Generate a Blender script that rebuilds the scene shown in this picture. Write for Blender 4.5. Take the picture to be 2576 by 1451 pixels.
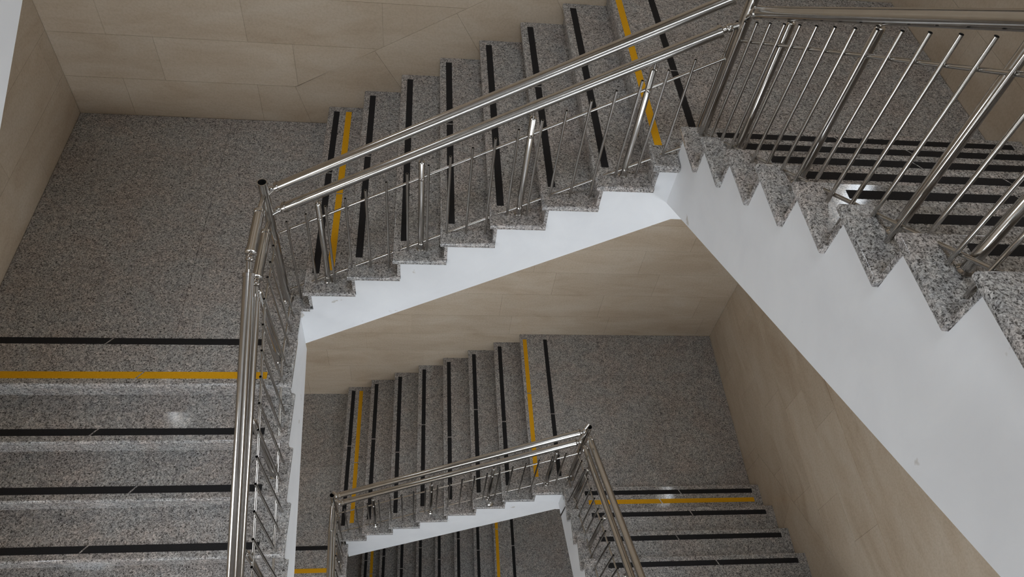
import bpy, bmesh, math, random
from mathutils import Vector, Matrix
random.seed(7)
for o in list(bpy.data.objects): bpy.data.objects.remove(o, do_unlink=True)
SC = bpy.context.scene
COL = SC.collection

# ------------------------------------------------------------------ measures
T = 0.30                      # tread going
R = 0.17593                   # riser
RR = 0.17907                  # riser of the right-hand flights
H = 4.5017                    # storey height
F = 1.9607                    # back wall
XW, XE = -1.9959, 4.3424      # left and right walls
YF = -5.6                     # front wall
XL, YL = -0.025, -0.6036      # left flight: well edge, landing nosing
XR, YR = 2.2325, 0.1225       # right flight: well edge, first nosing
D1, Y1 = -0.1359, -0.0484     # lower back flight offset
XL1, YL1 = -0.006, -0.39
XR1, YR1 = 2.262, -0.0856
Z8 = 8*R
ZF = Z8 + 10*RR                # floor the photographer stands on

# ------------------------------------------------------------------ camera
cam_d = bpy.data.cameras.new('camera'); cam = bpy.data.objects.new('camera', cam_d); COL.objects.link(cam)
r_ = Vector((0.9926437647, -0.0611926752, 0.1044691959))
u_ = Vector((-0.0168158035, 0.7848244914, 0.6194899082))
f_ = Vector((0.1198982283, 0.6166895282, -0.7780221338))
cam.matrix_world = Matrix(((r_.x, u_.x, -f_.x, 0.79335), (r_.y, u_.y, -f_.y, -3.11081), (r_.z, u_.z, -f_.z, 4.18814), (0, 0, 0, 1)))
cam_d.sensor_fit = 'HORIZONTAL'; cam_d.sensor_width = 36.0
cam_d.lens = 1866.98/2576*36.0
cam_d.clip_start = 0.05
SC.camera = cam

# ------------------------------------------------------------------ daylight and exposure
SC.view_settings.view_transform = 'Standard'
SC.view_settings.look = 'None'
SC.view_settings.gamma = 1.0
SC.view_settings.use_curve_mapping = False
SC.view_settings.exposure = 0.44
world = bpy.data.worlds.new('overcast_sky'); SC.world = world
world.use_nodes = True
bg = world.node_tree.nodes['Background']
bg.inputs['Color'].default_value = (0.86, 0.93, 1.0, 1)
bg.inputs['Strength'].default_value = 9.0

WINDOWS = []                  # (axis, wall, a0, a1, z0, z1)
WINDOWS.append(('y', YF, -1.9, 4.0, -3.2, -2.3))
WINDOWS.append(('y', YF, -1.9, 4.0, -0.55, 0.05))
WINDOWS.append(('xw', XW, -3.1, -2.0, 0.9, 2.1))  # added unseen opening, side light onto the right stringer
WINDOWS.append(('xe', XE, -3.1, -1.6, 0.35, 1.35))  # added unseen opening, brightens the left stringer from the side
WINDOWS.append(('y', YF, -1.3, 3.6, 4.3, 4.8))
WINDOWS.append(('xe', XE, 1.0, 1.5, 4.22, 4.9))
WINDOWS.append(('xe', XE, 0.9, 1.3, -0.28, 0.55))
WINDOWS.append(('xw', XW, 1.15, 1.6, 3.24, 4.05))
WINDOWS.append(('xw', XW, 1.1, 1.45, -1.4, -0.8))

WINDOWS.append(('z', 7.6, 0.3, 1.9, -2.9, -1.2))

def portal(ax, w, a0, a1, z0, z1):
    d = bpy.data.lights.new('window_daylight', 'AREA'); d.shape = 'RECTANGLE'
    d.size = a1-a0; d.size_y = z1-z0
    d.cycles.is_portal = True
    o = bpy.data.objects.new('window_daylight', d); COL.objects.link(o)
    m = (a0+a1)/2; z = (z0+z1)/2
    if ax == 'z':
        o.location = (m, z, w+0.22)                                                      # emits down
    elif ax == 'y':
        o.location = (m, w-0.02, z); o.rotation_euler = (math.radians(90), 0, 0)          # emits +y
    elif ax == 'xe':
        o.location = (w+0.02, m, z); o.rotation_euler = (math.radians(90), 0, math.radians(90))
    else:
        o.location = (w-0.02, m, z); o.rotation_euler = (math.radians(90), 0, math.radians(-90))
for w in WINDOWS: portal(*w)  # the added side-light openings get a portal too

# ------------------------------------------------------------------ materials
def mat(name):
    m = bpy.data.materials.new(name); m.use_nodes = True
    nt = m.node_tree; b = nt.nodes['Principled BSDF']
    return m, nt, b
def N(nt, t, **kw):
    n = nt.nodes.new(t)
    for k, v in kw.items(): setattr(n, k, v)
    return n
def ramp(nt, stops):
    n = nt.nodes.new('ShaderNodeValToRGB'); e = n.color_ramp.elements
    while len(e) < len(stops): e.new(0.5)
    for i, (p, c) in enumerate(stops):
        e[i].position = p; e[i].color = (*c, 1)
    return n
def mix(nt, mode, fac, a, b):
    n = nt.nodes.new('ShaderNodeMix'); n.data_type = 'RGBA'; n.blend_type = mode
    if isinstance(fac, (int, float)): n.inputs[0].default_value = fac
    else: nt.links.new(fac, n.inputs[0])
    for i, v in ((6, a), (7, b)):
        if isinstance(v, tuple): n.inputs[i].default_value = (*v, 1)
        else: nt.links.new(v, n.inputs[i])
    return n.outputs[2]
def noise(nt, vec, scale, detail=2, rough=0.5, dist=0.0):
    n = nt.nodes.new('ShaderNodeTexNoise')
    n.inputs['Scale'].default_value = scale; n.inputs['Detail'].default_value = detail
    n.inputs['Roughness'].default_value = rough; n.inputs['Distortion'].default_value = dist
    nt.links.new(vec, n.inputs['Vector'])
    return n.outputs['Fac']

def make_granite(name, gain, spread):
    m, nt, b = mat(name)
    pos = N(nt, 'ShaderNodeNewGeometry').outputs['Position']
    f1 = noise(nt, pos, 105, 2.5, 0.6, 1.2)
    c1 = ramp(nt, [(0.36, (0.022*gain, 0.021*gain, 0.020*gain)), (0.44, (0.10*gain, 0.097*gain, 0.093*gain)),
                   (0.54, (0.185*gain, 0.18*gain, 0.174*gain)), (0.68, (0.28*gain, 0.276*gain, 0.268*gain))])
    nt.links.new(f1, c1.inputs[0])
    f2 = noise(nt, pos, 3.2, 3, 0.6, 0.4)
    c2 = ramp(nt, [(0.40, (1.0, 1.0, 1.0)), (0.62, (1.01, 0.945, 0.915))])
    nt.links.new(f2, c2.inputs[0])
    col = mix(nt, 'MULTIPLY', 1.0, c1.outputs[0], c2.outputs[0])
    f3 = noise(nt, pos, 26, 2, 0.5, 0.8)
    c3 = ramp(nt, [(0.3, (0.72, 0.72, 0.74)), (0.5, (1, 1, 1)), (0.7, (1.18, 1.14, 1.12))])
    nt.links.new(f3, c3.inputs[0])
    col = mix(nt, 'MULTIPLY', 1.0, col, c3.outputs[0])
    rnd = N(nt, 'ShaderNodeObjectInfo').outputs['Random']
    c4 = ramp(nt, [(0, (1-spread,)*3), (1, (1+spread,)*3)])
    nt.links.new(rnd, c4.inputs[0])
    col = mix(nt, 'MULTIPLY', 1.0, col, c4.outputs[0])
    nt.links.new(col, b.inputs['Base Color'])
    b.inputs['Roughness'].default_value = 0.085
    b.inputs['Specular IOR Level'].default_value = 0.45
    return m
GRANITE = make_granite('polished_speckled_granite', 2.35, 0.05)

def make_stone():
    m, nt, b = mat('beige_limestone')
    g = N(nt, 'ShaderNodeNewGeometry').outputs['Position']
    mp = N(nt, 'ShaderNodeMapping'); mp.inputs['Scale'].default_value = (1.0, 1.0, 3.6)
    nt.links.new(g, mp.inputs['Vector'])
    f1 = noise(nt, mp.outputs[0], 1.5, 4, 0.6, 0.7)
    c1 = ramp(nt, [(0.28, (0.505, 0.400, 0.294)), (0.48, (0.568, 0.468, 0.358)), (0.72, (0.622, 0.532, 0.424))])
    nt.links.new(f1, c1.inputs[0])
    f2 = noise(nt, g, 55, 2, 0.6, 0.3)
    c2 = ramp(nt, [(0.3, (0.90, 0.89, 0.87)), (0.6, (1.0, 1.0, 1.0))])
    nt.links.new(f2, c2.inputs[0])
    col = mix(nt, 'MULTIPLY', 1.0, c1.outputs[0], c2.outputs[0])
    f3 = noise(nt, mp.outputs[0], 2.4, 6, 0.7, 1.8)
    c3 = ramp(nt, [(0.485, (1, 1, 1)), (0.50, (0.86, 0.80, 0.73)), (0.515, (1, 1, 1))])
    nt.links.new(f3, c3.inputs[0])
    col = mix(nt, 'MULTIPLY', 0.28, col, c3.outputs[0])
    rnd = N(nt, 'ShaderNodeObjectInfo').outputs['Random']
    c4 = ramp(nt, [(0, (0.955, 0.95, 0.945)), (1, (1.04, 1.045, 1.05))])
    nt.links.new(rnd, c4.inputs[0])
    col = mix(nt, 'MULTIPLY', 1.0, col, c4.outputs[0])
    nt.links.new(col, b.inputs['Base Color'])
    b.inputs['Roughness'].default_value = 0.22
    b.inputs['Specular IOR Level'].default_value = 0.3
    return m
STONE = make_stone()

def make_white():
    m, nt, b = mat('white_painted_plaster')
    g = N(nt, 'ShaderNodeNewGeometry').outputs['Position']
    f1 = noise(nt, g, 3.0, 4, 0.6, 0.5)
    c1 = ramp(nt, [(0.3, (0.78, 0.785, 0.80)), (0.7, (0.84, 0.845, 0.855))])
    nt.links.new(f1, c1.inputs[0])
    f2 = noise(nt, g, 9.0, 3, 0.5, 0.0)
    c2 = ramp(nt, [(0.705, (1, 1, 1)), (0.73, (0.72, 0.68, 0.62))])
    nt.links.new(f2, c2.inputs[0])
    nt.links.new(mix(nt, 'MULTIPLY', 1.0, c1.outputs[0], c2.outputs[0]), b.inputs['Base Color'])
    b.inputs['Roughness'].default_value = 0.6
    bp = N(nt, 'ShaderNodeBump'); bp.inputs['Strength'].default_value = 0.12; bp.inputs['Distance'].default_value = 0.004
    f3 = noise(nt, g, 22, 3, 0.5, 0)
    nt.links.new(f3, bp.inputs['Height']); nt.links.new(bp.outputs[0], b.inputs['Normal'])
    return m
WHITE = make_white()

def plain(name, col, rough, metal=0.0, spec=0.5, var=0.0, scale=40):
    m, nt, b = mat(name)
    g = N(nt, 'ShaderNodeNewGeometry').outputs['Position']
    f = noise(nt, g, scale, 3, 0.6, 0.2)
    c = ramp(nt, [(0.3, tuple(x*(1-var) for x in col)), (0.7, tuple(x*(1+var) for x in col))])
    nt.links.new(f, c.inputs[0]); nt.links.new(c.outputs[0], b.inputs['Base Color'])
    b.inputs['Roughness'].default_value = rough; b.inputs['Metallic'].default_value = metal
    b.inputs['Specular IOR Level'].default_value = spec
    return m
STEEL = plain('polished_stainless_steel', (0.52, 0.50, 0.475), 0.17, 1.0, 0.5, 0.05, 14)
BORE = plain('dark_tube_bore', (0.03, 0.03, 0.03), 0.7, 0.0, 0.2, 0.2)
BLACK = plain('black_grip_tape', (0.017, 0.016, 0.017), 0.75, 0.0, 0.25, 0.25, 180)
YELLOW = plain('amber_yellow_grip_tape', (0.80, 0.40, 0.006), 0.7, 0.0, 0.25, 0.08, 120)
GROUT = plain('grey_grout', (0.26, 0.25, 0.23), 0.8, 0.0, 0.2, 0.1)
CEIL = plain('warm_grey_ceiling_paint', (0.42, 0.36, 0.29), 0.7, 0.0, 0.3, 0.03, 3)
FRAME = plain('white_window_frame', (0.75, 0.75, 0.75), 0.4, 0.0, 0.5, 0.02)

# ------------------------------------------------------------------ object helpers
def link(name, me, m, parent=None):
    o = bpy.data.objects.new(name, me); COL.objects.link(o)
    if m and not me.materials: me.materials.append(m)
    if parent: o.parent = parent
    return o
def mesh(name, vs, fs, smooth=False):
    me = bpy.data.meshes.new(name); me.from_pydata(vs, [], fs); me.update()
    if smooth:
        for p in me.polygons: p.use_smooth = True
    return me
def thing(name, label, cat, loc=(0, 0, 0), rot=0.0, group=None):
    o = bpy.data.objects.new(name, None); COL.objects.link(o)
    o.location = loc; o.rotation_euler = (0, 0, rot); o.empty_display_size = 0.1
    o['label'] = label; o['category'] = cat
    if group: o['group'] = group
    return o
def bm_mesh(name, bm, smooth_angle=None):
    me = bpy.data.meshes.new(name); bmesh.ops.recalc_face_normals(bm, faces=bm.faces); bm.to_mesh(me); bm.free()
    if smooth_angle is not None:
        for p in me.polygons: p.use_smooth = True
        try: me.set_sharp_from_angle(angle=math.radians(smooth_angle))
        except Exception: pass
    return me
def prism_bm(poly, z0, z1):
    """poly of (x, y); vertical prism"""
    bm = bmesh.new()
    lo = [bm.verts.new((x, y, z0)) for x, y in poly]; hi = [bm.verts.new((x, y, z1)) for x, y in poly]
    n = len(poly)
    bm.faces.new(lo[::-1]); bm.faces.new(hi)
    for i in range(n): bm.faces.new((lo[i], lo[(i+1) % n], hi[(i+1) % n], hi[i]))
    return bm
def prism(name, poly, z0, z1): return bm_mesh(name, prism_bm(poly, z0, z1))
def rect(x0, x1, y0, y1): return [(x0, y0), (x1, y0), (x1, y1), (x0, y1)]
def box(name, x0, x1, y0, y1, z0, z1): return prism(name, rect(x0, x1, y0, y1), z0, z1)
def side_prism(name, poly, w0, w1):
    """poly of (s, z) extruded along y from w0 to w1"""
    bm = bmesh.new()
    a = [bm.verts.new((s, w0, z)) for s, z in poly]; b = [bm.verts.new((s, w1, z)) for s, z in poly]
    n = len(poly)
    bm.faces.new(a); bm.faces.new(b[::-1])
    for i in range(n): bm.faces.new((a[i], b[i], b[(i+1) % n], a[(i+1) % n]))
    return bm_mesh(name, bm)
def slab_bevel(name, x0, x1, y0, y1, z0, z1, edges, rad=0.014, seg=3):
    """box with rounded top/bottom edges on chosen sides: 'x0','x1','y0','y1'"""
    bm = prism_bm(rect(x0, x1, y0, y1), z0, z1)
    val = {'x0': (0, x0), 'x1': (0, x1), 'y0': (1, y0), 'y1': (1, y1)}
    sel = set()
    for e in bm.edges:
        a, b = e.verts
        for k in edges:
            ax, v = val[k]
            if abs(a.co[ax]-v) < 1e-6 and abs(b.co[ax]-v) < 1e-6 and abs(a.co.z-b.co.z) < 1e-6: sel.add(e)
    bmesh.ops.bevel(bm, geom=list(sel), offset=rad, segments=seg, affect='EDGES', profile=0.5)
    me = bm_mesh(name, bm, 40)
    for p in me.polygons:                             # only the rounding is smooth, the flat faces stay flat
        if max(abs(c) for c in p.normal) > 0.999: p.use_smooth = False
    return me
def tube(p0, p1, r, n=16, hollow=False, bm=None):
    """closed tube; hollow=True leaves the top (p1) open with a dark bore inside"""
    own = bm is None
    bm = bm or bmesh.new()
    p0 = Vector(p0); p1 = Vector(p1); d = (p1-p0).normalized()
    a = Vector((0, 0, 1)) if abs(d.z) < 0.9 else Vector((1, 0, 0))
    u = d.cross(a).normalized(); v = d.cross(u)
    def ring(c, rr): return [bm.verts.new(c+rr*(math.cos(2*math.pi*i/n)*u+math.sin(2*math.pi*i/n)*v)) for i in range(n)]
    rings = [ring(p0, r), ring(p1, r)]
    if hollow: rings += [ring(p1, r*0.86), ring(p1-d*min(0.12, (p1-p0).length*0.5), r*0.86)]
    for k in range(len(rings)-1):
        for i in range(n):
            f = bm.faces.new((rings[k][i], rings[k][(i+1) % n], rings[k+1][(i+1) % n], rings[k+1][i]))
            if k == 2: f.material_index = 1
    bm.faces.new(rings[0][::-1]); f = bm.faces.new(rings[-1])
    if hollow: f.material_index = 1
    return bm
def lathe(p0, d, prof, n=16, bm=None):
    """profile of (h, r) along direction d from p0"""
    bm = bm or bmesh.new()
    p0 = Vector(p0); d = Vector(d).normalized()
    a = Vector((0, 0, 1)) if abs(d.z) < 0.9 else Vector((1, 0, 0))
    u = d.cross(a).normalized(); v = d.cross(u)
    prev = None
    for h, r in prof:
        cur = [bm.verts.new(p0+d*h+r*(math.cos(2*math.pi*i/n)*u+math.sin(2*math.pi*i/n)*v)) for i in range(n)]
        if prev:
            for i in range(n): bm.faces.new((prev[i], prev[(i+1) % n], cur[(i+1) % n], cur[i]))
        else: bm.faces.new(cur[::-1])
        prev = cur
    bm.faces.new(prev)
    return bm
def ball_prof(c, r, k=6): return [(c-r*math.cos(math.pi*i/k), max(r*math.sin(math.pi*i/k), 0.0008)) for i in range(k+1)]
def steel(name, bm, parent, bore=False):
    me = bm_mesh(name, bm, 35)
    me.materials.append(STEEL)
    if bore: me.materials.append(BORE)
    o = bpy.data.objects.new(name, me); COL.objects.link(o); o.parent = parent
    return o

# ------------------------------------------------------------------ walls, ceiling, floors
def clip(poly, f):
    """keep the side where f(x, z) >= 0 (f linear)"""
    out = []
    for i in range(len(poly)):
        a, b = poly[i], poly[(i+1) % len(poly)]
        fa, fb = f(*a), f(*b)
        if fa >= 0: out.append(a)
        if (fa >= 0) != (fb >= 0):
            t = fa/(fa-fb); out.append((a[0]+t*(b[0]-a[0]), a[1]+t*(b[1]-a[1])))
    return out
def area(p): return abs(sum(p[i][0]*p[(i+1) % len(p)][1]-p[(i+1) % len(p)][0]*p[i][1] for i in range(len(p))))/2
def inset(poly, g):
    cx = sum(p[0] for p in poly)/len(poly); cz = sum(p[1] for p in poly)/len(poly)
    out = []
    n = len(poly)
    s = sum(poly[i][0]*poly[(i+1) % n][1]-poly[(i+1) % n][0]*poly[i][1] for i in range(n))
    sg = 1 if s > 0 else -1
    res = poly
    for i in range(n):
        a, b = poly[i], poly[(i+1) % n]
        dx, dz = b[0]-a[0], b[1]-a[1]; L = math.hypot(dx, dz)
        if L < 1e-6: continue
        nx, nz = -dz/L*sg, dx/L*sg
        res = clip(res, lambda x, z, a=a, nx=nx, nz=nz: (x-a[0])*nx+(z-a[1])*nz-g)
        if len(res) < 3: return []
    return res
def wall_panel(poly, place, parent, depth=0.0058):
    poly = inset(poly, 0.0009)
    if len(poly) < 3 or area(poly) < 0.004: return
    bm = bmesh.new()
    back = [bm.verts.new(place(x, z, 0.0)) for x, z in poly]; fr = [bm.verts.new(place(x, z, depth)) for x, z in poly]
    n = len(poly)
    bm.faces.new(back[::-1]); bm.faces.new(fr)
    for i in range(n): bm.faces.new((back[i], back[(i+1) % n], fr[(i+1) % n], fr[i]))
    link('stone_panel', bm_mesh('stone_panel', bm), STONE, parent)
def holed_wall(name, place, a0, a1, z0, z1, holes, m, t=0.2):
    """wall built of blocks around its window openings, one mesh"""
    As = sorted({a0, a1, *[h[0] for h in holes], *[h[1] for h in holes]})
    Zs = sorted({z0, z1, *[h[2] for h in holes], *[h[3] for h in holes]})
    bm = bmesh.new()
    for i in range(len(As)-1):
        for j in range(len(Zs)-1):
            ca, cz = (As[i]+As[i+1])/2, (Zs[j]+Zs[j+1])/2
            if any(h[0] < ca < h[1] and h[2] < cz < h[3] for h in holes): continue
            vs = [bm.verts.new(place(a, z, d)) for d in (-t, 0) for a, z in ((As[i], Zs[j]), (As[i+1], Zs[j]), (As[i+1], Zs[j+1]), (As[i], Zs[j+1]))]
            for f in ((0, 1, 2, 3), (4, 5, 6, 7), (0, 1, 5, 4), (1, 2, 6, 5), (2, 3, 7, 6), (3, 0, 4, 7)): bm.faces.new([vs[q] for q in f])
    o = link(name, bm_mesh(name, bm), m); o['kind'] = 'structure'
    return o
PB = 0.0065                                         # the stone facing stands this far proud of the wall behind
ZLO, ZHI = -9.6, 7.6
pl_back = lambda a, z, d: (a, F+PB-d, z)
pl_left = lambda a, z, d: (XW-PB+d, a, z)
pl_right = lambda a, z, d: (XE+PB-d, a, z)
pl_front = lambda a, z, d: (a, YF+d, z)
wb = holed_wall('wall_back', pl_back, XW-0.3, XE+0.3, ZLO, ZHI, [], STONE)
wl = holed_wall('wall_left', pl_left, YF-0.2, F+PB, ZLO, ZHI, [w[2:] for w in WINDOWS if w[0] == 'xw'], STONE)
wr = holed_wall('wall_right', pl_right, YF-0.2, F+PB, ZLO, ZHI, [w[2:] for w in WINDOWS if w[0] == 'xe'], STONE)
wf = holed_wall('wall_front', pl_front, XW-0.3, XE+0.3, ZLO, ZHI, [w[2:] for w in WINDOWS if w[0] == 'y'], WHITE)
def grid_panels(parent, place, a0, a1, zs, w, off, keep, holes=()):
    for j in range(len(zs)-1):
        a = a0 - w + off[j % len(off)]
        while a < a1:
            b = a + w
            p = [(max(a, a0), zs[j]), (min(b, a1), zs[j]), (min(b, a1), zs[j+1]), (max(a, a0), zs[j+1])]
            a = b
            if p[1][0]-p[0][0] < 0.02: continue
            if any(p[0][0] < h[1] and p[1][0] > h[0] and zs[j] < h[3] and zs[j+1] > h[2] for h in holes): continue
            for q in keep(p, zs[j], zs[j+1]): wall_panel(q, place, parent)
# back wall: courses above the left landing, a raking band of slabs that follows the flight
rake = R/T
diag = lambda x, z: z-(0.50+rake*x)
lean = lambda x, z: (-0.25-x)*0.36+(0.36-z)*0.09
def keep_back(p, z0, z1):
    if z0 >= 0.35:
        q = clip(p, diag); return [q] if len(q) > 2 else []
    if z0 >= -0.02:
        q = clip(p, lean); return [q] if len(q) > 2 else []
    return [p]
zs_up = [0.0, 0.36, 0.75, 1.14, 1.53, 1.92, 2.31, 2.7, 3.1]
grid_panels(wb, pl_back, XW, 2.9, zs_up, 1.02, [0.43, 0.75, 0.42, 0.03, 0.6], keep_back)
ca, sa = T/math.hypot(T, R), R/math.hypot(T, R)
js = [-0.225+0.62*i for i in range(6)]
for i in range(5):
    def pt(x, h): return (x+sa*h*1.0, 0.50+rake*x-ca*h)
    xa, xb = js[i], js[i+1]
    if i == 0: poly = [(-0.25, 0.36), (-0.16, 0.0), pt(xb, 0.62), pt(xb, 0.0)]
    else: poly = [pt(xa, 0), pt(xa, 0.62), pt(xb, 0.62), pt(xb, 0)]
    wall_panel(poly, pl_back, wb)
zs_lo = [Z8-H-0.36*4, Z8-H-0.36*3, Z8-H-0.36*2, Z8-H-0.36, Z8-H, Z8-H+0.37, Z8-H+0.78, Z8-H+1.17, Z8-H+1.56, Z8-H+1.95]
grid_panels(wb, pl_back, XW, XE, zs_lo, 1.16, [0.2, 0.75, 0.5, 0.98, 0.35], lambda p, a, b: [p])
# right wall: courses with a raking band over the flight that rises towards the front
rk = RR/T
def keep_right(p, z0, z1):
    q = clip(p, lambda y, z: z-(Z8-H+RR+0.36+rk*(YR1-y))) if z0 > Z8-H+0.3 else clip(p, lambda y, z: y-(YR1+0.25))
    return [q] if len(q) > 2 else []
grid_panels(wr, pl_right, -3.4, F, zs_lo[4:], 1.02, [0.62, 0.2, 0.85], keep_right)
for i in range(6):
    ya, yb = YR1+0.25-0.62*i, YR1+0.25-0.62*(i+1)
    ln = lambda y: Z8-H+RR+0.36+rk*(YR1-y)
    if i == 0: wall_panel([(ya, Z8-H), (ya, ln(ya)), (yb, ln(yb)), (yb-0.25, ln(yb)-0.45), (ya-0.2, Z8-H)], pl_right, wr)
    else: wall_panel([(ya-0.25, ln(ya)-0.45), (ya, ln(ya)), (yb, ln(yb)), (yb-0.25, ln(yb)-0.45)], pl_right, wr)
grid_panels(wr, pl_right, -3.4, F, [Z8+0.38*i for i in range(7)], 1.02, [0.3, 0.8], lambda p, a, b: [p])
grid_panels(wl, pl_left, -3.4, F, [0.38*i for i in range(9)], 1.02, [0.5, 0.1, 0.75], lambda p, a, b: [p], [w[2:] for w in WINDOWS if w[0] == 'xw'])

pl_ceil = lambda a, b, d: (a, b, ZHI-d)
holed_wall('ceiling', pl_ceil, XW-0.3, XE+0.3, YF-0.2, F+0.3, [w[2:] for w in WINDOWS if w[0] == 'z'], CEIL)
o = link('floor', box('floor', XW-0.3, XE+0.3, YF-0.2, F+0.3, ZLO-0.2, ZLO), GRANITE); o['kind'] = 'structure'
for k, z in enumerate((ZF, ZF-H, ZF-2*H)):
    poly = [(XW, YF), (XE, YF), (XE, -3.05), (2.26, -3.05), (2.26, -3.25), (-0.05, -3.25), (-0.05, -2.80), (XW, -2.80)]
    o = link('floor', prism('floor', poly, z-0.35, z), GRANITE); o['kind'] = 'structure'

def window(i, ax, w, a0, a1, z0, z1):
    t = 0.05
    root = bpy.data.objects.new('window_%d' % i, None); COL.objects.link(root); root['kind'] = 'structure'
    def put(nm, p0, p1, q0, q1):
        if ax == 'z': me = box(nm, p0, p1, q0, q1, w+0.06, w+0.12)
        elif ax == 'y': me = box(nm, p0, p1, w-0.12, w-0.06, q0, q1)
        elif ax == 'xe': me = box(nm, w+0.06, w+0.12, p0, p1, q0, q1)
        else: me = box(nm, w-0.12, w-0.06, p0, p1, q0, q1)
        link(nm, me, FRAME, root)
    put('frame_rail', a0, a1, z0, z0+t); put('frame_rail', a0, a1, z1-t, z1)
    put('frame_stile', a0, a0+t, z0, z1); put('frame_stile', a1-t, a1, z0, z1)
    nm = 4 if ax == 'y' else (0 if a0 > 0 else 1)
    for k in range(1, nm+1):
        a = a0+(a1-a0)*k/(nm+1); put('mullion', a-0.02, a+0.02, z0, z1)
for i, w in enumerate(WINDOWS, 1): window(i, *w)  # also frames the two openings added only for side light

# ------------------------------------------------------------------ stairs
TH = 0.040                                          # granite thickness
def strip(parent, s0, s1, w0, w1, z, m, gap=None, slant=0.0, along='w'):
    """grip strip, in two lengths when there is a gap; long side along w (across the flight)"""
    segs = [(w0, w1)] if gap is None else [(w0, gap-0.006), (gap+0.006, w1)]
    for i, (a, b) in enumerate(segs):
        sa_ = slant if (gap is not None and i == 1) else 0.0
        sb_ = slant if (gap is not None and i == 0) else 0.0
        if along == 'w': poly = [(s0, a-sa_), (s1, a+sa_), (s1, b+sb_), (s0, b-sb_)]
        else: poly = [(a-sa_, s0), (b-sb_, s0), (b+sb_, s1), (a+sa_, s1)]
        me = prism('grip_strip', poly if area(poly) > 0 else poly, z, z+0.0016)
        o = link('grip_strip', me, m, parent)
        if m is YELLOW: o['label'] = 'amber yellow grip strip'
def flight(label, loc, rot, n, rz, W, soffit, pre=None, ext=None, gaps=None, w_strip=(0.16, 0.05), yellow_first=True, skip=0, slant=0.0, black_off=0.047, rec=0.026):
    root = thing('stair_flight', label, 'stairs', loc, rot)
    tread_me = slab_bevel('tread', 0.0, T+0.045, 0.0, W, -TH, 0.0, ('x0', 'y0'), 0.013)
    riser_me = box('riser', 0.028, 0.048, 0.022, W, 0.0, rz-TH)
    for k in range(1, n+2):
        o = link('riser', riser_me, GRANITE, root); o.location = ((k-1)*T, 0, (k-1)*rz)
        if k == n+1: break
        t = link('tread', tread_me, GRANITE, root); t.location = ((k-1)*T, 0, k*rz)
        g = gaps[(k-1) % len(gaps)] if gaps else None
        strip(t, black_off, black_off+0.046, w_strip[0], W-w_strip[1], 0.0, BLACK, g, slant)
        if k == 1 and yellow_first:
            strip(t, black_off+0.097, black_off+0.143, w_strip[0]+0.03, W-w_strip[1], 0.0, YELLOW, (g-0.22) if g else None, slant)
    a, b = soffit
    b0 = 0.048
    pts = []
    s0 = pre if pre is not None else b0
    if s0 < b0: pts += [(s0, -TH), (b0, -TH)]
    elif s0 > b0: pts += [(s0, rz-TH)]
    else: pts += [(b0, -TH)]
    for k in range(1, n+1):
        if not (k == 1 and s0 > b0): pts.append(((k-1)*T+b0, k*rz-TH))
        pts.append((k*T+b0, k*rz-TH))
    if ext: pts += [(n*T+b0, (n+1)*rz-TH), (ext, (n+1)*rz-TH)]
    e = ext if ext else n*T+b0
    pts += [(e, a+b*e), (s0, a+b*s0)]
    st = link('stringer', side_prism('stringer', pts, rec, W), WHITE, root)
    return root

PI2 = math.pi/2
# storey in view
gl = [1.19, 0.94]
flight('granite stair flight with black strips across the centre, above the cream stone wall', (0, 0, 0), 0, 7, R, F,
       (-0.4284, 0.5954), pre=-0.05, ext=2.354, gaps=[1.165, 1.174, 0.97, 1.157, 0.97, 1.169, 1.0], w_strip=(0.172, 0.06))
flight('wide granite stair flight descending at the left edge behind the twin-tube handrail', (XL, YL-7*T, -8*R), PI2, 7, R, XL-XW,
       (-0.3332, 0.44), ext=2.7336, gaps=[1.19, 0.93, 1.18, 0.93, 1.18, 0.92, 1.17], w_strip=(0.155, 0.04), yellow_first=True, slant=-0.02)
flight('nearest granite stair flight rising at the right above a tall white side', (XR, YR+0.0276, Z8), -PI2, 10, RR, XE-XR,
       (-0.3735, 0.498), gaps=[0.93, 1.15, 0.95, 1.17, 0.95, 1.16, 0.95, 1.15, 0.95], w_strip=(0.20, 0.08), yellow_first=False, slant=0.02)
# storey below
flight('lower granite stair flight with black strips, in the middle at the bottom', (D1, Y1, -H), 0, 7, R, F-Y1,
       (-0.499, 0.589), pre=0.106, ext=2.464, gaps=[1.17, 1.174, 0.91, 1.177, 0.924, 1.183, 0.932], w_strip=(0.172, 0.06))
flight('lower granite stair flight, only its top landing edge showing at the bottom left', (XL1, YL1-7*T, -8*R-H), PI2, 7, R, XL1-XW,
       (-0.36, 0.44), ext=2.48, rec=0.062, gaps=[1.19, 0.93], w_strip=(0.155, 0.04), slant=0.02)
flight('lower granite stair flight rising towards the bottom right beside the beige wall', (XR1, YR1+0.0276, Z8-H), -PI2, 10, RR, XE-XR1,
       (-0.310, 0.416), pre=-0.040, gaps=[1.213, 1.22, 0.962, 1.226, 0.95], w_strip=(0.21, 0.085), slant=0.012)
# two storeys below
flight('deepest granite stair flight, seen through the gap under the lower white stringer', (-0.137, -0.05, -8.705), 0, 7, R, F+0.05,
       (-0.499, 0.589), pre=0.106, ext=2.426, gaps=[1.17, 1.174, 0.91, 1.177, 0.924, 1.183, 0.932], w_strip=(0.172, 0.06))
# storey above
flight('white-sided stair flight overhead in the top left corner', (XL, YL-7*T, -8*R+H), PI2, 7, R, XL-XW,
       (-0.3332, 0.44), ext=2.7336, gaps=[1.19, 0.93], w_strip=(0.155, 0.04), slant=0.02)

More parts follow.
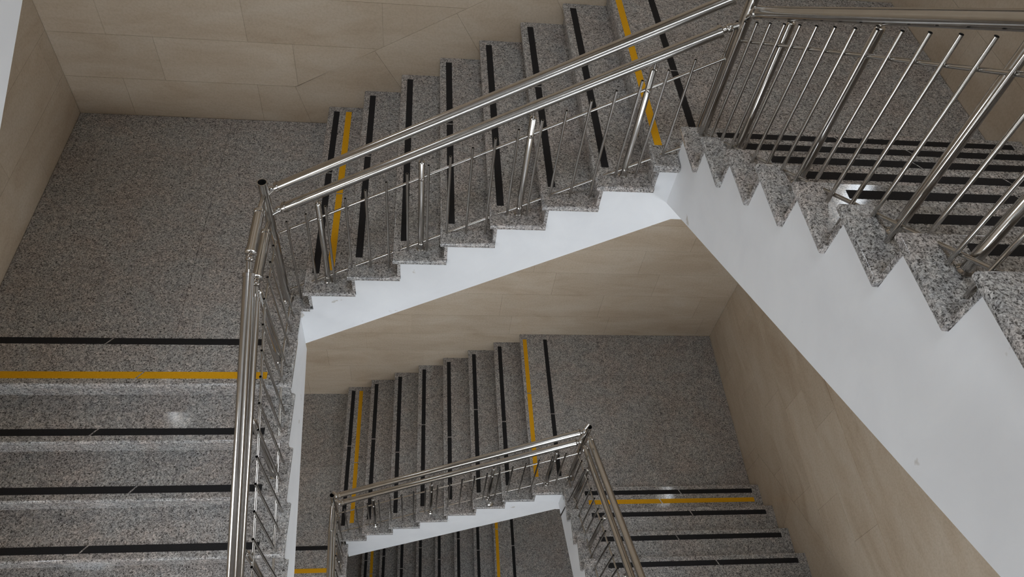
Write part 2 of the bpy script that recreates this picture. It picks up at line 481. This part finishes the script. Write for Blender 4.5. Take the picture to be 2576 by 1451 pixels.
# ------------------------------------------------------------------ landings
def tile(parent, poly, zt):
    poly = inset(poly, 0.0010) if len(poly) == 4 else poly
    return link('floor_tile', prism('floor_tile', poly, zt-0.03, zt+random.uniform(-0.0004, 0.0004)), GRANITE, parent)
def landing_left(label, z, xl, yl, x_in, y_in, F_=F, th=0.46):
    root = thing('stair_landing', label, 'landing', (XW, yl, z))
    q = lambda x, y: (x-XW, y-yl)
    nose = link('nosing_slab', slab_bevel('nosing_slab', 0.0, xl-XW, 0.0, 0.35, -0.055, 0.0, ('y0', 'x1'), 0.014), GRANITE, root)
    strip(nose, 0.047, 0.096, 0.05, xl-XW-0.155, 0.0, YELLOW, 1.045, 0.02, 's')
    strip(nose, 0.302, 0.349, 0.05, xl-XW-0.215, 0.0, BLACK, 0.80, 0.02, 's')
    xs = [XW, -1.40, -0.80, None]
    ys = [yl+0.35, 0.35, 0.94, 1.53, F_]
    for j in range(4):
        for i in range(3):
            if i < 2: tile(root, [q(xs[i], ys[j]), q(xs[i+1], ys[j]), q(xs[i+1], ys[j+1]), q(xs[i], ys[j+1])], 0.0)
            elif j > 0: tile(root, [q(xs[i], ys[j]), q(x_in, ys[j]), q(x_in, ys[j+1]), q(xs[i], ys[j+1])], 0.0)
            else:
                g = 0.0012
                if x_in >= xl: poly = [q(xs[i]+g, ys[j]+g), q(xl, ys[j]+g), q(xl, y_in), q(x_in, y_in), q(x_in, ys[j+1]-g), q(xs[i]+g, ys[j+1]-g)]
                else: poly = [q(xs[i]+g, ys[j]+g), q(xl, ys[j]+g), q(xl, y_in+0.02), q(x_in, y_in+0.02), q(x_in, ys[j+1]-g), q(xs[i]+g, ys[j+1]-g)]
                tile(root, poly, 0.0)
    a = q(XW, 0.03); b = q(-0.05, F_)
    link('concrete_slab', box('concrete_slab', a[0], b[0], a[1], b[1], -th, -0.042), WHITE, root)
    link('grout_bed', prism('grout_bed', [q(XW, yl+0.36), q(xl-0.03, yl+0.36), q(xl-0.03, F_), q(XW, F_)], -0.04, -0.028), GROUT, root)
    return root
def landing_right(label, z, x0, xr, yr, y_in, F_=F, th=0.50, yel=True, seams=(3.03, 3.63, 4.23)):
    """x0: nosing line; xr: well edge of the right flight; yr: its first nosing"""
    root = thing('stair_landing', label, 'landing', (x0, y_in, z))
    q = lambda x, y: (x-x0, y-y_in)
    x1 = x0+0.35
    D = F_-y_in
    xe = xr-x0+0.0
    if xe < 0.35:
        y_r = yr-0.028-y_in
    nose = link('nosing_slab', slab_bevel('nosing_slab', 0.0, min(0.35, xr-x0+0.02), 0.0, D, -0.05, 0.0, ('x0', 'y0'), 0.013), GRANITE, root)
    strip(nose, 0.032, 0.078, 0.186, D-0.075, 0.0, YELLOW, 1.195, 0.0)
    xs = [x0+min(0.35, xr-x0+0.02), *seams, XE]
    ybot = yr-0.028
    ys = [ybot, 0.18, 0.785, 1.385, F_] if ybot < 0.12 else [ybot, 0.785, 1.385, F_]
    for j in range(len(ys)-1):
        for i in range(len(xs)-1):
            tile(root, [q(xs[i], ys[j]), q(xs[i+1], ys[j]), q(xs[i+1], ys[j+1]), q(xs[i], ys[j+1])], 0.0)
    strip(root, 0.278, 0.324, 0.19, D-0.075, 0.0006, BLACK, 0.93, 0.0)
    xa = max(xs[0], xr+0.022)
    link('concrete_slab', prism('concrete_slab', [q(xa, max(y_in+0.03, yr-0.05)), q(XE, max(y_in+0.03, yr-0.05)), q(XE, F_), q(xa, F_)], -th, -0.042), WHITE, root)
    link('grout_bed', prism('grout_bed', [q(xs[0]+0.01, ybot), q(XE, ybot), q(XE, F_), q(xs[0]+0.01, F_)], -0.04, -0.028), GROUT, root)
    return root
landing_left('broad grey granite landing in the upper left with a yellow strip on its edge', 0.0, XL, YL, 0.028, 0.0)
landing_right('granite landing in the upper right behind the near balusters', Z8, 7*T, XR, YR, 0.0)
landing_left('lower left granite landing beside the white stringer with a yellow strip at the bottom', -H, XL1, YL1, D1+0.028, Y1)
landing_right('lower right granite landing in the corner of the beige walls', Z8-H, D1+7*T, XR1, YR1, Y1, seams=(2.90, 3.51, 4.11))
landing_left('deepest left granite landing, a sliver below the lowest white stringer', -8.705, XL1, YL1, -0.137+0.028, -0.05)
landing_right('deepest right granite landing at the bottom edge left of the lower right flight', Z8-8.705, -0.137+7*T, XR1, YR1, -0.05, seams=(2.90, 3.51, 4.11))

# ------------------------------------------------------------------ railings
RB, RT_, RP = 0.008, 0.0290, 0.019
def socket(bm, p, d, r=RT_, ball=True):
    """ferrule, neck and ball where a handrail tube ends; d points from the tube towards the newel"""
    lathe(p, d, [(-0.012, r+0.001), (-0.012, r+0.0045), (0.008, r+0.0045), (0.011, r*0.9), (0.013, 0.017), (0.028, 0.016)], 18, bm)
    if ball: lathe(Vector(p)+Vector(d).normalized()*0.046, d, ball_prof(0, 0.023), 16, bm)
def handrail(root, p0, p1, end0=None, end1=None, r=RT_, balls=(True, True)):
    hr = steel('handrail', tube(p0, p1, r, 28), root)
    d = (Vector(p1)-Vector(p0)).normalized()
    for p, e, s, bl in ((p0, end0, -1, balls[0]), (p1, end1, 1, balls[1])):
        if e is None: continue
        bm = bmesh.new(); socket(bm, p, d*s, r, bl)
        q = Vector(p)+d*s*0.030
        tube(q, e, 0.015, 14, bm=bm)
        steel('socket', bm, hr)
    return hr
def post(root, base, top, tube_z):
    """stanchion with floor flange, domed cap and the pin that carries the lower handrail"""
    base = Vector(base); top = Vector(top); d = (top-base).normalized(); L = (top-base).length
    p = steel('post', lathe(base, d, [(0, RP), (L-0.010, RP), (L-0.004, RP*0.85), (L, RP*0.45), (L+0.001, 0.004)], 18), root)
    steel('flange', lathe(base, d, [(0, 0.027), (0.005, 0.027), (0.009, RP+0.004), (0.013, RP+0.001)], 18), p)
    steel('pin', tube(top, top+d*max(0.02, tube_z), 0.0075, 10), p)
    return p
def newel(root, base, top, r=0.0285):
    n = steel('newel_post', tube(base, top, r, 28, True), root, True)
    steel('flange', lathe(base, (0, 0, 1), [(0, 0.045), (0.007, 0.045), (0.013, r+0.007), (0.02, r+0.001)], 22), n)
    return n
def baluster(root, a, b): return steel('baluster', tube(a, b, RB, 12, True), root, True)
def rods(root, pts, r=0.0078):
    for a, b in zip(pts[:-1], pts[1:]): steel('tie_rod', tube(a, b, r, 14), root)

def rail_back(label, x0, y0, z0, newL, newR, heights=(0.902, 0.724, 0.615, 0.529, -0.037), xs=None, posts=None, xend=(-0.10, 2.33), yw=0.105, start=-0.053):
    """handrail along a back flight whose first nosing is at x0 and whose foot is at z0"""
    h1, h2, ht, hu, hl = heights
    root = thing('stair_railing', label, 'railing', (x0, y0+yw, z0))
    ln = lambda x: R+(x)*R/T                      # nosing line, local
    P = lambda x, h: (x, 0.0, ln(x)+h)
    xa, xb = xend
    lo = Vector((newL[0]-x0, newL[1]-y0-yw, 0)); hi = Vector((newR[0]-x0, newR[1]-y0-yw, 0))
    t0, t1 = -0.052, xb-0.09
    for h, a in ((h1, start-0.012), (h2, start+0.008)):
        e0 = (lo.x+0.018, lo.y, ln(a)+h-0.03); e1 = (hi.x-0.018, hi.y, ln(xb-0.06)+h+0.03)
        handrail(root, P(a-x0*0+0.012, h), P(xb-0.085 if h == h2 else xb-0.085, h), e0, e1)
    pst = [x for x in posts]
    for h in (hu, hl):
        cuts = [xa]+pst+[xb]
        rods(root, [P(x, h) for x in cuts])
    for x in pst:
        k = math.floor(x/T)+1
        p = post(root, (x, 0, k*R), P(x, ht+0.04), h2-ht-0.04-RT_*0.9)
        for h in (hu, hl): steel('clip', lathe(P(x, h), (0, -1, 0), [(-0.004, 0.012), (RP+0.004, 0.012), (RP+0.010, 0.006)], 10), p)
    for x in xs:
        k = min(max(math.floor(x/T)+1, 0), 8)
        # balusters stand in front of the tie rods
        baluster(root, (x, -0.014, k*R if x > -0.0 else 0.0), (x, -0.014, ln(x)+ht))
    return root
bx = [-0.038+0.1222*i for i in range(19)]
NL = (-0.13, 0.08); NR = (2.345, 0.10)
rb = rail_back('polished steel stair railing across the centre in front of the black-striped treads', 0, 0, 0, NL, NR,
          xs=bx, posts=[0.163, 0.778, 1.378, 1.966])
NL1 = (-0.110, 0.10); NR1 = (2.372, 0.12)
bx1 = [0.006-D1+0.1222*i for i in range(20)]
rb1 = rail_back('lower polished steel stair railing in the middle at the bottom', D1, Y1, -H, NL1, NR1,
          heights=(0.965, 0.765, 0.600, 0.50, -0.03), xs=bx1, posts=[0.314-D1, 0.922-D1, 1.53-D1, 2.118-D1], xend=(0.03, 2.49), start=0.118)

def rail_left(label, yl, z0, nw, XB, XT1, XT2, dx, front, ht=0.62, hu=0.53, hl=-0.03, h1=0.914, h2=0.70, nb=24, joint=True):
    """left flight railing: level over the landing, then raking down to the front"""
    root = thing('stair_railing', label, 'railing', (XB, yl, z0))
    # local: x = world x - XB, y = world y - yl
    L = lambda x, y, z: (x-XB, y-yl, z)
    ln = lambda y: (y-yl)*R/T
    yk = yl+0.165                                  # knuckle where level becomes raking
    newel(root, L(nw[0], nw[1], 0), L(nw[0], nw[1], 1.105))
    for h, X, y_off in ((h1, XT1, 0.012), (h2, XT2, 0.028)):
        zl = ln(yk)+h
        if not joint:                              # one bent tube without a knuckle
            bm = tube(L(X, nw[1]-0.07, zl), L(X, yk, zl), RT_, 28)
            tube(L(X, yk, zl), L(X-y_off, front, ln(front)+h), RT_, 28, bm=bm)
            lathe(L(X, yk-RT_, zl), (0, 1, 0), [(q+RT_, r) for q, r in ball_prof(0, RT_*0.999, 10)], 24, bm)
            tube(L(X, nw[1]-0.07, zl), L(nw[0], nw[1]-0.015, zl), 0.015, 14, bm=bm)
            steel('handrail', bm, root)
            continue
        handrail(root, L(X, nw[1]-(0.15 if h == h1 else 0.115), zl), L(X, yk+0.066, zl), L(nw[0], nw[1]-0.015, zl), L(X, yk, zl), RT_, (False, True))
        handrail(root, L(X, yk-0.06, ln(yk-0.06)+h-0.004), L(X-y_off, front, ln(front)+h), L(X, yk, zl), None, RT_, (False, True))
    xt = lambda h: dx[0]+(dx[1]-dx[0])*h           # slight outward lean
    X0 = lambda h: XB+xt(h)
    posts = [yl+0.185, yl-0.45, yl-1.06, yl-1.66, yl-2.26]
    for hr_ in (hu, hl):
        ys = [nw[1], yk]+[p for p in posts if p < yk-0.1]+[front]
        pts = [L(X0(hr_), y, (ln(y) if y < yk else ln(yk))+hr_) for y in ys]
        rods(root, pts)
    for y in posts:
        j = max(0, math.ceil((yl-y)/T-1e-6)); zb = -j*R
        zn = ln(min(y, yk))
        zt_ = zn+ht+0.02
        post(root, L(X0(zb-zn)-0.03, y, zb), L(X0(ht)-0.012, y, zt_), h2-ht-0.02-RT_)
    ys = [nw[1]-0.14, nw[1]-0.27, nw[1]-0.385]+[yl+0.147-0.1268*i for i in range(nb)]
    for y in ys:
        if y < front: continue
        j = max(0, math.ceil((yl-y)/T-1e-6)); zb = -j*R
        zn = ln(min(y, yk))
        baluster(root, L(X0(zb-zn)+0.014, y, zb), L(X0(ht)+0.014, y, zn+ht))
    return root
rl = rail_left('tall polished steel stair railing with twin tubes running down the left side', YL, 0, NL, -0.138, -0.138, -0.138, (0.048, 0.004), -2.6)
rl1 = rail_left('lower steel stair railing leaving the bottom edge just right of the left white stringer', YL1, -H, NL1, -0.092, -0.105, -0.098, (0.025, 0.0), -2.3, h1=0.86, h2=0.66, joint=False)

def rail_right(label, yr, z0, rz, nw, XB, XT1, XT2, front, ht=0.680, hu=0.575, hl=-0.015, h1=0.90, h2=0.730, ys=(), posts=(), top_extra=0.05, px=0.03):
    root = thing('stair_railing', label, 'railing', (XB, yr, z0))
    L = lambda x, y, z: (x-XB, y-yr, z)
    ln = lambda y: rz+(yr-y)*rz/T
    newel(root, L(nw[0], nw[1], 0), L(nw[0], nw[1], ln(nw[1])+h1+top_extra))
    for h, X in ((h1, XT1), (h2, XT2)):
        ya = nw[1]-0.10
        handrail(root, L(X, ya, ln(ya)+h), L(X, front, ln(front)+h), L(nw[0], nw[1]-0.015, ln(nw[1])+h-0.02), None)
    for h in (hu, hl):
        rods(root, [L(XB, y, ln(y)+h) for y in [nw[1]+0.02]+list(posts)+[front]])
    def step(y): return max(0, math.floor((yr-y)/T+1e-6)+1) if y < yr else 0
    for y in posts:
        zb = step(y)*rz
        post(root, L(XB+px, y+0.01, zb), L(XB+px*0.7, y+0.01, ln(y)+ht+0.01), h2-ht-0.01-RT_*0.8)
    for y in ys:
        zb = step(y)*rz
        baluster(root, L(XB-0.014, y, zb), L(XB-0.014, y, ln(y)+ht))
    return root
yr_main = [0.15, 0.065]+[-0.055-0.1232*i for i in range(22)]
rr = rail_right('nearest steel stair railing with slanting balusters at the upper right', YR, Z8, RR, NR, 2.345, 2.345, 2.345, -2.7,
           ys=yr_main, posts=[-0.30, -0.885, -1.50, -1.815, -2.42])
yr_low = [-0.06-0.125*i for i in range(18)]
rr1 = rail_right('lower steel stair railing slanting towards the bottom right', YR1, Z8-H, RR, NR1, 2.352, 2.388, 2.378, -2.4, top_extra=0.15, px=0.015,
           ht=0.63, hu=0.54, hl=-0.03, h1=0.93, h2=0.745, ys=yr_low, posts=[-0.20, -0.80, -1.40, -2.0])

# a baluster of the lower right railing that has slipped down outside the white stringer, and a loose flange cover
lo = Vector((2.352, YR1, Z8-H))
baluster(rr1, Vector((2.262, -0.235, -3.22))-lo, Vector((2.335, -0.185, -2.30))-lo)
lf = Vector((D1, Y1+0.105, -H))
steel('flange_cover', lathe(Vector((1.555, Y1+0.03, -3.43))-lf, (0.35, -0.75, 0.5), [(0, 0.034), (0.004, 0.034), (0.010, 0.026), (0.013, 0.010)], 20), rb1)
